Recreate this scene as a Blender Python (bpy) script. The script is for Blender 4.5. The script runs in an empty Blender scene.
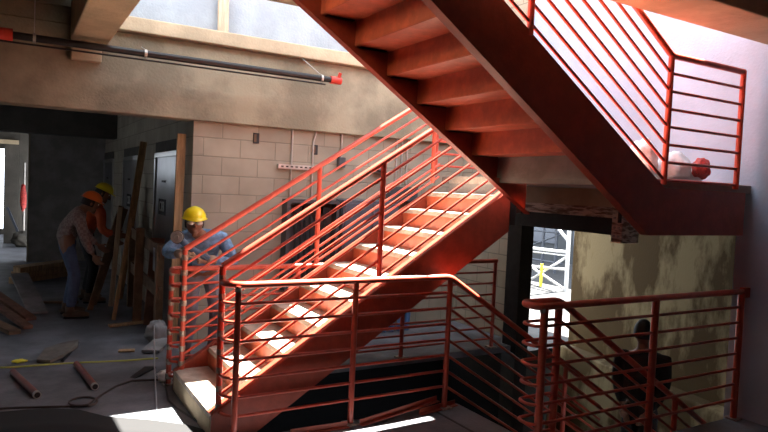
import bpy, bmesh, math, random
from mathutils import Vector, Matrix
from mathutils import noise as mnoise
random.seed(7)
SC = bpy.context.scene
COL = SC.collection
V = Vector

# ---------------------------------------------------------------- materials
def mat(name, base, rough=0.7, metal=0.0, var=0.0, scale=4.0, bump=0.0, dark=None, bscale=40.0, stretch=(1, 1, 1), lo=0.42, hi=0.62, emit=0.0):
    m = bpy.data.materials.new(name); m.use_nodes = True
    nt = m.node_tree; b = nt.nodes['Principled BSDF']
    b.inputs['Base Color'].default_value = (*base, 1)
    b.inputs['Roughness'].default_value = rough
    b.inputs['Metallic'].default_value = metal
    if var > 0 or dark or bump:
        tc = nt.nodes.new('ShaderNodeTexCoord'); mp = nt.nodes.new('ShaderNodeMapping')
        mp.inputs['Scale'].default_value = stretch
        nt.links.new(tc.outputs['Object'], mp.inputs['Vector'])
    if var > 0 or dark:
        n = nt.nodes.new('ShaderNodeTexNoise'); n.inputs['Scale'].default_value = scale
        n.inputs['Detail'].default_value = 6; n.inputs['Roughness'].default_value = 0.62
        nt.links.new(mp.outputs['Vector'], n.inputs['Vector'])
        r = nt.nodes.new('ShaderNodeValToRGB')
        d = dark if dark else tuple(c * (1 - var) for c in base)
        r.color_ramp.elements[0].position = lo; r.color_ramp.elements[0].color = (*d, 1)
        r.color_ramp.elements[1].position = hi; r.color_ramp.elements[1].color = (*base, 1)
        nt.links.new(n.outputs['Fac'], r.inputs['Fac'])
        nt.links.new(r.outputs['Color'], b.inputs['Base Color'])
    if bump:
        n2 = nt.nodes.new('ShaderNodeTexNoise'); n2.inputs['Scale'].default_value = bscale
        n2.inputs['Detail'].default_value = 4
        nt.links.new(mp.outputs['Vector'], n2.inputs['Vector'])
        bp = nt.nodes.new('ShaderNodeBump'); bp.inputs['Strength'].default_value = bump
        bp.inputs['Distance'].default_value = 0.01
        nt.links.new(n2.outputs['Fac'], bp.inputs['Height'])
        nt.links.new(bp.outputs['Normal'], b.inputs['Normal'])
    return m

def block_mat(name, axis, c1, c2, mortar):
    m = bpy.data.materials.new(name); m.use_nodes = True
    nt = m.node_tree; b = nt.nodes['Principled BSDF']; b.inputs['Roughness'].default_value = 0.9
    tc = nt.nodes.new('ShaderNodeTexCoord'); sp = nt.nodes.new('ShaderNodeSeparateXYZ'); cb = nt.nodes.new('ShaderNodeCombineXYZ')
    nt.links.new(tc.outputs['Object'], sp.inputs[0])
    nt.links.new(sp.outputs[axis], cb.inputs[0]); nt.links.new(sp.outputs[2], cb.inputs[1])
    mp = nt.nodes.new('ShaderNodeMapping'); mp.inputs['Location'].default_value = (0.07, 0.0, 0)
    nt.links.new(cb.outputs[0], mp.inputs['Vector'])
    br = nt.nodes.new('ShaderNodeTexBrick')
    br.inputs['Scale'].default_value = 1.0
    br.inputs['Brick Width'].default_value = 0.406; br.inputs['Row Height'].default_value = 0.203
    br.inputs['Mortar Size'].default_value = 0.007; br.inputs['Mortar Smooth'].default_value = 0.3
    br.inputs['Bias'].default_value = 0
    br.inputs['Color1'].default_value = (*c1, 1); br.inputs['Color2'].default_value = (*c2, 1); br.inputs['Mortar'].default_value = (*mortar, 1)
    nt.links.new(mp.outputs['Vector'], br.inputs['Vector'])
    n = nt.nodes.new('ShaderNodeTexNoise'); n.inputs['Scale'].default_value = 3.0; n.inputs['Detail'].default_value = 8
    nt.links.new(tc.outputs['Object'], n.inputs['Vector'])
    mr = nt.nodes.new('ShaderNodeMapRange'); mr.inputs[1].default_value = 0.3; mr.inputs[2].default_value = 0.7
    mr.inputs[3].default_value = 0.82; mr.inputs[4].default_value = 1.12
    nt.links.new(n.outputs['Fac'], mr.inputs[0])
    vm = nt.nodes.new('ShaderNodeVectorMath'); vm.operation = 'SCALE'
    nt.links.new(br.outputs['Color'], vm.inputs[0]); nt.links.new(mr.outputs[0], vm.inputs['Scale'])
    nt.links.new(vm.outputs[0], b.inputs['Base Color'])
    bp = nt.nodes.new('ShaderNodeBump'); bp.inputs['Strength'].default_value = 0.6; bp.inputs['Distance'].default_value = 0.008
    bp.invert = True
    nt.links.new(br.outputs['Fac'], bp.inputs['Height']); nt.links.new(bp.outputs['Normal'], b.inputs['Normal'])
    return m

M = {}
M['red'] = mat('red_primer', (0.62, 0.135, 0.065), 0.42, 0.0, 0.25, 9, 0.15)
M['redstr'] = mat('shaded_red_primer', (0.36, 0.060, 0.030), 0.5, 0.0, 0.25, 9, 0.15)  # red primer with the shade of stringers and angle bars put into its colour
M['redrail'] = mat('red_rail_paint', (0.56, 0.085, 0.05), 0.33, 0.0, 0.2, 14)
M['bare'] = mat('ground_weld_steel', (0.42, 0.38, 0.33), 0.4, 0.6, 0.5, 30)
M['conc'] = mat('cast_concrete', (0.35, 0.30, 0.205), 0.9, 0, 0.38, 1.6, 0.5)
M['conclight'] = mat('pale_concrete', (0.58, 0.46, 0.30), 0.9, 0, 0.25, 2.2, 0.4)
M['concwhite'] = mat('white_concrete', (0.34, 0.36, 0.38), 0.9, 0, 0.14, 3.6, 0.5)
M['concblue'] = mat('blue_grey_concrete', (0.38, 0.46, 0.59), 0.85, 0, 0.15, 1.2, 0.3)
M['concgrey'] = mat('grey_landing_concrete', (0.30, 0.27, 0.24), 0.9, 0, 0.3, 3, 0.4)
M['tread'] = mat('tread_concrete', (0.50, 0.42, 0.34), 0.85, 0, 0.3, 7, 0.5)
M['floor'] = mat('dusty_floor_concrete', (0.16, 0.165, 0.185), 0.7, 0, 0.45, 1.8, 0.4)
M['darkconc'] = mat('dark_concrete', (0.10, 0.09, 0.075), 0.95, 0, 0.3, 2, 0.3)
M['stained'] = mat('stained_concrete', (0.36, 0.28, 0.15), 0.9, 0, 0, 1.5, 0.5, dark=(0.10, 0.062, 0.020), stretch=(1, 1.5, 0.55), lo=0.46, hi=0.58)
M['steel'] = mat('dark_structural_steel', (0.035, 0.032, 0.03), 0.6, 0.3, 0.4, 6)
M['rusty'] = mat('flaking_steel', (0.75, 0.66, 0.55), 0.8, 0.0, 0, 10, 0.4, dark=(0.22, 0.15, 0.11), stretch=(1, 0.5, 3), lo=0.42, hi=0.56)
M['blockY'] = block_mat('block_masonry', 0, (0.36, 0.31, 0.235), (0.32, 0.275, 0.21), (0.26, 0.225, 0.17))
M['blockX'] = block_mat('block_masonry_side', 1, (0.38, 0.33, 0.25), (0.33, 0.285, 0.215), (0.22, 0.19, 0.145))
M['wood'] = mat('lumber', (0.48, 0.30, 0.15), 0.8, 0, 0.4, 5, 0.3, stretch=(6, 6, 0.6))
M['woodpale'] = mat('pale_lumber', (0.62, 0.45, 0.30), 0.8, 0, 0.3, 5, 0.3, stretch=(6, 6, 0.6))
M['wooddark'] = mat('weathered_lumber', (0.20, 0.12, 0.07), 0.85, 0, 0.4, 5, 0.3)
M['plyred'] = mat('reddish_boards', (0.24, 0.11, 0.07), 0.85, 0, 0.4, 5, 0.3)
M['stainless'] = mat('brushed_stainless', (0.42, 0.43, 0.44), 0.30, 0.8, 0.15, 3)
M['frame'] = mat('steel_door_frame', (0.62, 0.62, 0.60), 0.28, 0.9)
M['black'] = mat('black_plastic', (0.012, 0.012, 0.013), 0.6)
M['blackmatte'] = mat('black_rubber_and_shade', (0.006, 0.006, 0.007), 1.0)  # rubber, and the painted darkness of the storey below
M['white'] = mat('white_marking', (0.75, 0.75, 0.72), 0.6)
M['pipeblack'] = mat('black_iron_pipe', (0.03, 0.028, 0.028), 0.35, 0.5)
M['pipered'] = mat('red_fitting', (0.62, 0.05, 0.03), 0.4)
M['galv'] = mat('galvanised_steel', (0.55, 0.52, 0.48), 0.4, 0.7, 0.2, 8)
M['elecgrey'] = mat('grey_enclosure', (0.07, 0.07, 0.075), 0.55, 0.2)
M['elecblue'] = mat('slate_blue_enclosure', (0.11, 0.115, 0.14), 0.55, 0.1, 0.15, 3)
M['cableblue'] = mat('blue_cable_jacket', (0.10, 0.20, 0.42), 0.55)
M['helmY'] = mat('yellow_hard_hat', (0.90, 0.75, 0.01), 0.3)
M['helmO'] = mat('orange_hard_hat', (0.85, 0.16, 0.02), 0.35)
M['skin'] = mat('brown_skin', (0.20, 0.095, 0.055), 0.55)
M['denim'] = mat('light_denim', (0.22, 0.40, 0.66), 0.9, 0, 0.45, 16, 0.4)
M['jeans'] = mat('faded_jeans', (0.075, 0.11, 0.20), 0.9, 0, 0.3, 9, 0.3)
M['greytrouser'] = mat('grey_work_trousers', (0.26, 0.27, 0.32), 0.9, 0, 0.3, 9, 0.3)
M['boot'] = mat('leather_boot', (0.10, 0.06, 0.035), 0.7)
M['hair'] = mat('black_hair', (0.01, 0.009, 0.008), 0.7)
M['glove'] = mat('tan_work_glove', (0.42, 0.33, 0.26), 0.85, 0, 0.2, 20)
M['orangeshirt'] = mat('orange_shirt', (0.50, 0.09, 0.03), 0.9, 0, 0.3, 8)
M['darkcloth'] = mat('black_clothing', (0.012, 0.012, 0.013), 0.95)
M['lens'] = mat('clear_lens', (0.55, 0.6, 0.62), 0.12, 0.3)
M['disc'] = mat('abrasive_disc', (0.30, 0.29, 0.28), 0.8, 0, 0.2, 30)
M['toolblue'] = mat('grinder_body', (0.05, 0.09, 0.16), 0.5)
M['bag'] = mat('white_plastic_bag', (0.82, 0.84, 0.86), 0.45, 0, 0.15, 6, 0.3)
M['mesh'] = mat('red_net_bag', (0.60, 0.06, 0.05), 0.6, 0, 0.5, 30)
M['hose'] = mat('yellow_green_tape', (0.45, 0.46, 0.10), 0.6)
M['yellow'] = mat('yellow_plastic', (0.75, 0.65, 0.05), 0.5)
M['cord'] = mat('brown_power_cord', (0.05, 0.035, 0.03), 0.6)
M['cordpale'] = mat('pale_cord', (0.30, 0.33, 0.36), 0.6)
M['redpipe'] = mat('red_brown_pipe', (0.25, 0.06, 0.04), 0.45, 0.1, 0.3, 12)
M['cardboard'] = mat('dusty_board', (0.16, 0.14, 0.12), 0.9, 0, 0.35, 6)
M['greyply'] = mat('grey_scrap_board', (0.26, 0.25, 0.25), 0.9, 0, 0.3, 5)
M['scaff'] = mat('white_scaffold_tube', (0.45, 0.46, 0.47), 0.4)
M['scaffdark'] = mat('dark_scaffold_tube', (0.05, 0.06, 0.08), 0.5)
M['plank'] = mat('orange_scaffold_plank', (0.50, 0.22, 0.10), 0.8)
M['ground'] = mat('pale_dusty_ground', (0.10, 0.10, 0.10), 0.95, 0, 0.35, 2.5)
M['asphalt'] = mat('grey_yard_paving', (0.035, 0.037, 0.04), 0.95, 0, 0.4, 1.5)
M['building'] = mat('grey_far_building', (0.045, 0.05, 0.055), 0.9, 0, 0.2, 1)
M['glassdark'] = mat('dark_window', (0.05, 0.06, 0.08), 0.2)

def plaid_mat():
    m = bpy.data.materials.new('plaid_shirt'); m.use_nodes = True
    nt = m.node_tree; b = nt.nodes['Principled BSDF']; b.inputs['Roughness'].default_value = 0.9
    tc = nt.nodes.new('ShaderNodeTexCoord'); ck = nt.nodes.new('ShaderNodeTexChecker')
    ck.inputs['Scale'].default_value = 28
    ck.inputs['Color1'].default_value = (0.26, 0.20, 0.18, 1); ck.inputs['Color2'].default_value = (0.19, 0.13, 0.115, 1)
    nt.links.new(tc.outputs['Object'], ck.inputs['Vector']); nt.links.new(ck.outputs['Color'], b.inputs['Base Color'])
    return m
M['plaid'] = plaid_mat()

# ---------------------------------------------------------------- helpers
class MB:
    def __init__(s): s.v = []; s.f = []; s.mi = []; s.cur = 0
    def add(s, vs, fs):
        o = len(s.v); s.v += [V(p) for p in vs]
        for f in fs: s.f.append([i + o for i in f]); s.mi.append(s.cur)
        return s
    def box(s, x0, x1, y0, y1, z0, z1):
        return s.hexa([(x0, y0, z0), (x1, y0, z0), (x1, y1, z0), (x0, y1, z0), (x0, y0, z1), (x1, y0, z1), (x1, y1, z1), (x0, y1, z1)])
    def hexa(s, p): return s.add(p, [(3, 2, 1, 0), (4, 5, 6, 7), (0, 1, 5, 4), (1, 2, 6, 5), (2, 3, 7, 6), (3, 0, 4, 7)])
    def beam(s, a, b, w, h, up=(0, 0, 1)):       # rectangular bar a->b
        a = V(a); b = V(b); d = (b - a).normalized(); u = V(up)
        if abs(d.dot(u)) > 0.95: u = V((1, 0, 0))
        r = d.cross(u).normalized(); u = r.cross(d)
        P = []
        for c in (a, b):
            P += [c - r * w / 2 - u * h / 2, c + r * w / 2 - u * h / 2, c + r * w / 2 + u * h / 2, c - r * w / 2 + u * h / 2]
        return s.add(P, [(3, 2, 1, 0), (4, 5, 6, 7), (0, 1, 5, 4), (1, 2, 6, 5), (2, 3, 7, 6), (3, 0, 4, 7)])
    def prism(s, pts, axis, a, b):               # polygon in the two other axes, extruded
        def mk(p, t):
            q = list(p); q.insert(axis, t); return q
        n = len(pts); P = [mk(p, a) for p in pts] + [mk(p, b) for p in pts]
        F = [tuple(range(n)), tuple(reversed(range(n, 2 * n)))] + [(i, i + n, (i + 1) % n + n, (i + 1) % n) for i in range(n)]
        return s.add(P, F)
    def tube(s, pts, r, n=10, cap=True):
        pts = [V(p) for p in pts]; rs = r if isinstance(r, (list, tuple)) else [r] * len(pts)
        o = len(s.v); up = None
        for i, p in enumerate(pts):
            if i == 0: d = pts[1] - pts[0]
            elif i == len(pts) - 1: d = pts[-1] - pts[-2]
            else: d = (pts[i + 1] - p).normalized() + (p - pts[i - 1]).normalized()
            d = d.normalized()
            if up is None: up = V((0, 0, 1)) if abs(d.z) < 0.9 else V((1, 0, 0))
            rr = d.cross(up).normalized(); uu = rr.cross(d).normalized(); up = uu
            k = 1.0
            if 0 < i < len(pts) - 1:
                c = (pts[i + 1] - p).normalized().dot(d); k = 1 / max(c, 0.6)
            for j in range(n):
                a = 2 * math.pi * j / n
                s.v.append(p + (rr * math.cos(a) + uu * math.sin(a)) * rs[i] * (k if n > 4 else 1))
        for i in range(len(pts) - 1):
            for j in range(n):
                s.f.append([o + i * n + j, o + i * n + (j + 1) % n, o + (i + 1) * n + (j + 1) % n, o + (i + 1) * n + j]); s.mi.append(s.cur)
        if cap:
            s.f.append([o + j for j in reversed(range(n))]); s.mi.append(s.cur)
            e = o + (len(pts) - 1) * n; s.f.append([e + j for j in range(n)]); s.mi.append(s.cur)
        return s
    def ball(s, c, rad, nu=16, nv=10, fn=None, frame=None):
        c = V(c); o = len(s.v); R = frame or Matrix.Identity(3)
        rad = rad if isinstance(rad, (list, tuple)) else (rad,) * 3
        for i in range(nv + 1):
            th = math.pi * i / nv
            for j in range(nu):
                ph = 2 * math.pi * j / nu
                p = V((math.sin(th) * math.cos(ph), math.sin(th) * math.sin(ph), math.cos(th)))
                k = fn(p) if fn else 1.0
                s.v.append(c + R @ V((p.x * rad[0] * k, p.y * rad[1] * k, p.z * rad[2] * k)))
        for i in range(nv):
            for j in range(nu):
                a = o + i * nu + j; b = o + i * nu + (j + 1) % nu
                s.f.append([a, a + nu, b + nu, b]); s.mi.append(s.cur)
        return s
    def build(s, name, m, parent=None, smooth=False, bevel=0.0):
        me = bpy.data.meshes.new(name)
        off = parent_loc(parent)
        me.from_pydata([tuple(p - off) for p in s.v], [], s.f)
        ms = m if isinstance(m, (list, tuple)) else [m]
        for q in ms: me.materials.append(q)
        bm = bmesh.new(); bm.from_mesh(me)
        bmesh.ops.remove_doubles(bm, verts=bm.verts, dist=1e-6)
        bmesh.ops.recalc_face_normals(bm, faces=bm.faces); bm.to_mesh(me); bm.free()
        if len(ms) > 1 and len(me.polygons) == len(s.mi):
            for p, i in zip(me.polygons, s.mi): p.material_index = i
        o = bpy.data.objects.new(name, me); COL.objects.link(o)
        if parent: o.parent = parent
        if smooth:
            for p in me.polygons: p.use_smooth = True
            if smooth != 'all':
                try: me.set_sharp_from_angle(angle=math.radians(50))
                except Exception: pass
        if bevel:
            b = o.modifiers.new('bevel', 'BEVEL'); b.width = bevel; b.segments = 2; b.limit_method = 'ANGLE'
        return o

def parent_loc(p):
    t = V((0, 0, 0))
    while p is not None:
        t += p.location; p = p.parent
    return t

def tag(o, label=None, cat=None, group=None, kind=None):
    if label: o['label'] = label
    if cat: o['category'] = cat
    if group: o['group'] = group
    if kind: o['kind'] = kind
    return o
def empty(name, loc, label, cat, group=None):
    o = bpy.data.objects.new(name, None); COL.objects.link(o); o.location = loc; o.empty_display_size = 0.1
    return tag(o, label, cat, group)
def struct(name, mb, m, **k):
    o = mb.build(name, m, **k); o['kind'] = 'structure'; return o

def B(x0, x1, y0, y1, z0, z1): return MB().box(x0, x1, y0, y1, z0, z1)

# ================================================================= SETTING
WY = 6.85      # face of the block wall
EX = 1.65      # face of the lift wall
LZ = 1.93      # mid landing level
fl = MB()
fl.box(-4.5, 1.25, -7, 21, -0.25, 0)
fl.box(1.25, 3.24, -7, 4.15, -0.25, 0)
fl.box(3.24, 5.25, -7, 2.95, -0.25, 0)
fl.box(1.25, 5.25, 5.50, 7.1, -0.07, 0)
fl.box(1.25, 1.95, 7.1, 21, -0.25, 0)
struct('floor', fl, M['floor'])
struct('floor', B(-4.5, 6.9, -7, 7.1, -3.9, -3.7), M['blackmatte'])      # storey below, coloured black in place of its shade

struct('wall_block', B(EX, 5.25, WY, 7.1, 0, 2.45), M['blockY'])
struct('wall_lift', B(EX, 1.9, 7.1, 14.3, 0, 2.9), M['blockX'])
struct('wall_back', B(0.29, EX, 14.3, 14.5, 0, 2.9), M['concgrey'])
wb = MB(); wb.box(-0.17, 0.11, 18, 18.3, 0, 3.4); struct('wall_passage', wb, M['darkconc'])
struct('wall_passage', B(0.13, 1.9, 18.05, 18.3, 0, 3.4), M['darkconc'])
pw = MB(); pw.box(-4.5, -2.2, 20.6, 20.8, 0, 2.9); pw.box(-2.2, -0.5, 20.6, 20.8, 0, 1.9); pw.box(-2.2, -0.5, 20.6, 20.8, 2.6, 2.9); pw.box(-0.21, 1.9, 20.6, 20.8, 0, 2.9); pw.box(-0.5, -0.21, 20.6, 20.8, 2.4, 2.9); pw.box(-0.5, -0.21, 20.6, 20.8, 0, 0.15); struct('wall_passage', pw, M['darkconc'])  # high opening at the far end added, unseen, to brighten the lift doors
struct('trim_1', B(-4.5, 0.12, 17.9, 18.0, 2.44, 2.54), M['conclight'])
struct('trim_2', B(0.262, 0.29, 14.28, 14.5, 0, 2.6), M['conc'])
wl_ = MB(); wl_.box(-4.7, -4.5, -7, 9.0, 0, 3.6); wl_.box(-4.7, -4.5, 10.6, 21, 0, 3.6); wl_.box(-4.7, -4.5, 9.0, 10.6, 0, 1.0); wl_.box(-4.7, -4.5, 9.0, 10.6, 2.2, 3.6)  # unseen opening added in this wall to side-light the workers
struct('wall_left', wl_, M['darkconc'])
wr = MB()
wr.box(5.25, 5.37, -7, 3.05, -3.8, 4.3)
wr.box(5.25, 5.37, 3.05, 5.66, LZ - 0.06, 4.3)
struct('wall_right', wr, M['concblue'])
struct('wall_right', B(5.25, 5.37, 5.66, 7.3, -0.1, 4.3), M['blockX'])
struct('wall_right', B(5.25, 5.37, 5.66, 7.3, -3.8, -0.1), M['blackmatte'])  # wall below floor level, coloured black for the shade of the void
struct('wall_upper', B(0.78, 5.25, 7.05, 7.3, 3.35, 5.6), M['concwhite'])
# basement enclosure, its darkness put into the black colour
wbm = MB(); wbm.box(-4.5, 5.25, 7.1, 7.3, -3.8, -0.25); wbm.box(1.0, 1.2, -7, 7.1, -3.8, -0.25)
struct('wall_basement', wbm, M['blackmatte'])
wn = MB(); wn.box(-4.5, 5.25, -7.2, -7, -0.25, 3.6)
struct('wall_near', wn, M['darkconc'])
# ceilings; unseen edges over the stair shaped to bound the sun patches
ce = MB()
ce.box(-4.5, 0.45, -7, 6.75, 3.42, 3.7)
ce.box(0.45, 2.62, -7, 2.86, 3.5, 3.7); ce.box(0.45, 2.62, 4.16, 5.82, 3.5, 3.7)
ce.box(2.62, 5.25, -7, 2.86, 3.5, 3.7)
ce.box(2.62, 3.7, 5.28, 5.82, 3.5, 3.7)
struct('ceiling', ce, M['conc'])
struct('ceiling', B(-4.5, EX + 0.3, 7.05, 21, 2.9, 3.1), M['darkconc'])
struct('ceiling', B(-4.5, 5.25, 6.75, 7.3, 3.35, 3.5) if False else B(-4.5, 0.78, 6.75, 7.3, 3.35, 3.7), M['conc'])
struct('ceiling', B(-4.5, 7.5, 6.2, 9.5, 8.0, 8.2), M['conc'])   # unseen slab added high above to block stray sun

# beams
def beamthing(x0, x1, y0, y1, z0, z1, m, label):
    o = B(x0, x1, y0, y1, z0, z1).build('concrete_beam', m, bevel=0.012); return tag(o, label, 'concrete beam')
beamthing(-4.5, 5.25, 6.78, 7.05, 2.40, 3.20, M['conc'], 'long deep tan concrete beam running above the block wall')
struct('trim_3', B(-4.5, 0.78, 6.79, 7.05, 3.2, 3.36), M['conc'])
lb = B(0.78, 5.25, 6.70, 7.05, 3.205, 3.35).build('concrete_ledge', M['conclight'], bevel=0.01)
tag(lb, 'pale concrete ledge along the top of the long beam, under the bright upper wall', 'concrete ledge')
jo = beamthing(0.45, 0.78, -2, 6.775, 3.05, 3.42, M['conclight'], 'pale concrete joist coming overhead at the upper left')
jc = B(0.455, 0.72, 6.70, 6.782, 2.86, 3.05).build('corbel', M['conclight'], bevel=0.008)
tag(jc, 'small pale concrete corbel under the end of the overhead joist', 'corbel')
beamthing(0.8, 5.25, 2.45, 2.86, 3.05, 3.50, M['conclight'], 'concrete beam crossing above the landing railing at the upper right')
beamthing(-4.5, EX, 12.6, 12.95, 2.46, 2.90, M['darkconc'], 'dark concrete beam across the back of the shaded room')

# ================================================================= LIFT DOORS
FONT = None
def text_mesh(s, size, name, m, parent, mtx, depth=0.002):
    cu = bpy.data.curves.new(name, 'FONT'); cu.body = s; cu.size = size; cu.extrude = depth
    cu.align_x = 'CENTER'; cu.align_y = 'CENTER'
    t = bpy.data.objects.new(name, cu); COL.objects.link(t)
    bpy.context.view_layer.update()
    me = bpy.data.meshes.new_from_object(t.evaluated_get(bpy.context.evaluated_depsgraph_get()))
    bpy.data.objects.remove(t); bpy.data.curves.remove(cu)
    me.transform(Matrix.Translation(-parent_loc(parent)) @ mtx)
    me.materials.append(m)
    o = bpy.data.objects.new(name, me); COL.objects.link(o); o.parent = parent
    return o
def lift_door(n, y0, y1, sy, sz):
    root = bpy.data.objects.new('door_%d' % n, None); COL.objects.link(root); root.location = (EX, (y0 + y1) / 2, 0)
    root['kind'] = 'structure'
    f = MB(); h = 2.10
    f.box(EX - 0.03, EX + 0.02, y0, y0 + 0.05, 0, h); f.box(EX - 0.03, EX + 0.02, y1 - 0.06, y1, 0, h); f.box(EX - 0.03, EX + 0.02, y0 + 0.05, y1 - 0.06, h - 0.06, h)
    f.build('door_frame', M['frame'], root, bevel=0.004)
    ym = (y0 + y1) / 2
    B(EX - 0.012, EX + 0.01, y0 + 0.05, y1 - 0.06, 0.01, h - 0.06).build('door_panel', M['stainless'], root)
    B(EX - 0.02, EX + 0.01, y0 + 0.02, y1 - 0.02, h, h + 0.14).build('lintel_recess', M['darkconc'], root)
    s = B(EX - 0.018, EX - 0.012, sy - 0.21, sy + 0.21, sz - 0.10, sz + 0.10).build('number_plate', M['black'], root)
    mt = Matrix.Translation((EX - 0.021, sy, sz)) @ Matrix.Rotation(-math.pi / 2, 4, 'Z') @ Matrix.Rotation(math.pi / 2, 4, 'X')
    text_mesh('C03', 0.18, 'plate_lettering', M['white'], s, mt)
    B(EX - 0.02, EX - 0.012, ym + 0.05, ym + 0.25, 1.72, 1.745).build('door_slot', M['black'], root)
lift_door(1, 7.38, 8.82, 8.30, 1.41)
lift_door(2, 10.10, 11.60, 10.95, 1.39)
lift_door(3, 12.9, 14.25, 13.4, 1.40)

# ================================================================= RAILINGS
BZ = 0.128
def rail_top(pts, parent, r=0.024, name='top_rail'):
    MB().tube(pts, r, 12).build(name, M['redrail'], parent, smooth=True)
def rail_bar(pts, parent, r=0.0115):
    MB().tube(pts, r, 8).build('rail_bar', M['redrail'], parent, smooth=True)
def rail_post(x, y, z0, z1, parent, r=0.022, plate=False):
    p = MB().tube([(x, y, z0), (x, y, z1)], r, 12).build('post', M['redrail'], parent, smooth=True)
    if plate: B(x - 0.05, x + 0.05, y - 0.05, y + 0.05, z0 - 0.001, z0 + 0.012).build('base_plate', M['bare'], p)
    return p
def weld_patch(x, y, z, parent, r=0.0255, h=0.045):
    MB().tube([(x, y, z - h / 2), (x, y, z + h / 2)], [r, r * 1.02], 10).build('weld_patch', M['bare'], parent, smooth=True)
def rail_path(y, xs, zf, k=0):   # xs in the plane y, zf gives the top height
    return [(x, y, zf(x) - BZ * k) for x in xs]
def corner(pts, rad=0.05, n=5):  # rounds the corners of a polyline
    out = [V(pts[0])]
    for i in range(1, len(pts) - 1):
        a, b, c = V(pts[i - 1]), V(pts[i]), V(pts[i + 1])
        u = (a - b).normalized(); w = (c - b).normalized()
        rr = min(rad, (a - b).length * 0.45, (c - b).length * 0.45)
        for j in range(n + 1):
            t = j / n; p = (b + u * rr) * (1 - t) ** 2 + b * 2 * t * (1 - t) + (b + w * rr) * t * t
            out.append(p)
    out.append(V(pts[-1])); return out

S = 0.638                      # slope of the flights
# 1. guard along the near landing, continuing down beside the descending flight
g1 = empty('guard_railing', (1.315, 4.09, 0), 'red guard railing along the near floor edge, turning down to the right', 'railing')
YG = 4.09
for k in range(8):
    z = 1.08 - BZ * k
    pts = corner([(1.25, 4.235, z), (1.25, 4.18, z), (1.315, YG, z), (3.07, YG, z), (4.95, YG, z - (4.95 - 3.07) * S)], 0.06)
    (rail_top if k == 0 else rail_bar)(pts, g1)
for i, x in enumerate((1.315, 2.205, 3.07)):
    rail_post(x, YG, 0.0, 1.075, g1, plate=True)
rail_post(4.45, YG, -0.95, 1.08 - 1.38 * S, g1)
for k in (0,): weld_patch(1.315, YG, 1.05 - BZ * k, g1, 0.0235, 0.03)
# 2. near railing of the lower flight
def stair_top(x): return 1.98 + S * (x - 2.49)
g2 = empty('stair_railing', (1.25, 4.25, 0.18), 'red sloping railing on the near side of the lower flight, sunlit on top', 'railing')
rail_top(rail_path(4.25, (1.25, 3.80), stair_top), g2)
for k in range(1, 8): rail_bar(rail_path(4.25, (1.25, 3.80), stair_top, k), g2)
rail_post(1.25, 4.25, 0.10, stair_top(1.25), g2)
rail_post(2.49, 4.25, 1.06, stair_top(2.49), g2)
rail_post(3.78, 4.25, 1.85, stair_top(3.78), g2)
for k in range(0, 8): weld_patch(1.25, 4.25, 1.11 - BZ * k, g2, 0.0235, 0.04)
weld_patch(1.25, 4.25, 0.16, g2, 0.027, 0.09)
# 3. far railing of the lower flight
g3 = empty('stair_railing', (1.25, 5.35, 0.18), 'red sloping railing on the far side of the lower flight, where the worker grinds', 'railing')
rail_top(rail_path(5.35, (1.25, 3.80), lambda x: stair_top(x) + 0.0), g3)
for k in range(1, 8): rail_bar(rail_path(5.35, (1.25, 3.80), stair_top, k), g3)
rail_post(1.25, 5.35, 0.10, stair_top(1.25), g3)
rail_post(2.45, 5.35, 1.04, stair_top(2.45), g3)
rail_post(3.72, 5.35, 1.85, stair_top(3.72), g3)
for k in range(0, 8): weld_patch(1.25, 5.35, 1.12 - BZ * k, g3, 0.027, 0.045)
# landing back guard continues from it
g3b = empty('guard_railing', (3.8, 5.42, LZ), 'red horizontal guard railing at the back of the mid landing beyond the lower flight', 'railing')
for k in range(8):
    z = LZ + 1.0 - BZ * k
    (rail_top if k == 0 else rail_bar)([(3.76, 5.42, z), (5.22, 5.42, z)], g3b)
rail_post(3.80, 5.42, LZ, LZ + 1.0, g3b); rail_post(5.15, 5.42, LZ, LZ + 1.0, g3b)
# 4. guard beyond the lower flight, along the far edge of the floor opening
g4 = empty('guard_railing', (1.19, 5.53, 0), 'red guard railing behind the lower flight, dark where it runs under the stair', 'railing')
for k in range(8):
    z = 1.0 - BZ * k
    pts = corner([(1.225, 5.37, z), (1.17, 5.42, z), (1.185, 5.53, z), (4.80, 5.53, z)], 0.05)
    (rail_top if k == 0 else rail_bar)(pts, g4)
for x in (1.185, 2.35, 3.55, 4.78): rail_post(x, 5.53, 0, 0.995, g4, plate=True)
for k in range(0, 8): weld_patch(1.185, 5.53, 0.97 - BZ * k, g4, 0.0265, 0.05)
# 5. guard at the lower right, from the descending flight to the right wall
g5 = empty('guard_railing', (2.97, 2.92, 0), 'dark red guard railing at the lower right between the descending flight and the blue-grey wall', 'railing')
for k in range(8):
    z = 1.06 - BZ * k
    pts = corner([(5.17, 2.92, z), (2.895, 2.92, z), (2.895, 3.07, z), (3.24, 3.07, z), (5.0, 3.07, z - (5.0 - 3.24) * S)], 0.07)
    (rail_top if k == 0 else rail_bar)(pts, g5)
for x in (2.955, 4.07, 5.165): rail_post(x, 2.92, 0.0, 1.055, g5, r=0.027, plate=True)
rail_post(3.24, 3.07, -0.1, 1.055, g5, r=0.027)
rail_post(4.60, 3.07, -1.0, 1.06 - 1.36 * S, g5)
MB().box(5.17, 5.25, 2.90, 2.94, 1.01, 1.09).build('wall_bracket', M['redrail'], g5)
for k in (0,): weld_patch(2.945, 2.92, 1.035 - BZ * k, g5, 0.0235, 0.03)
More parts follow.
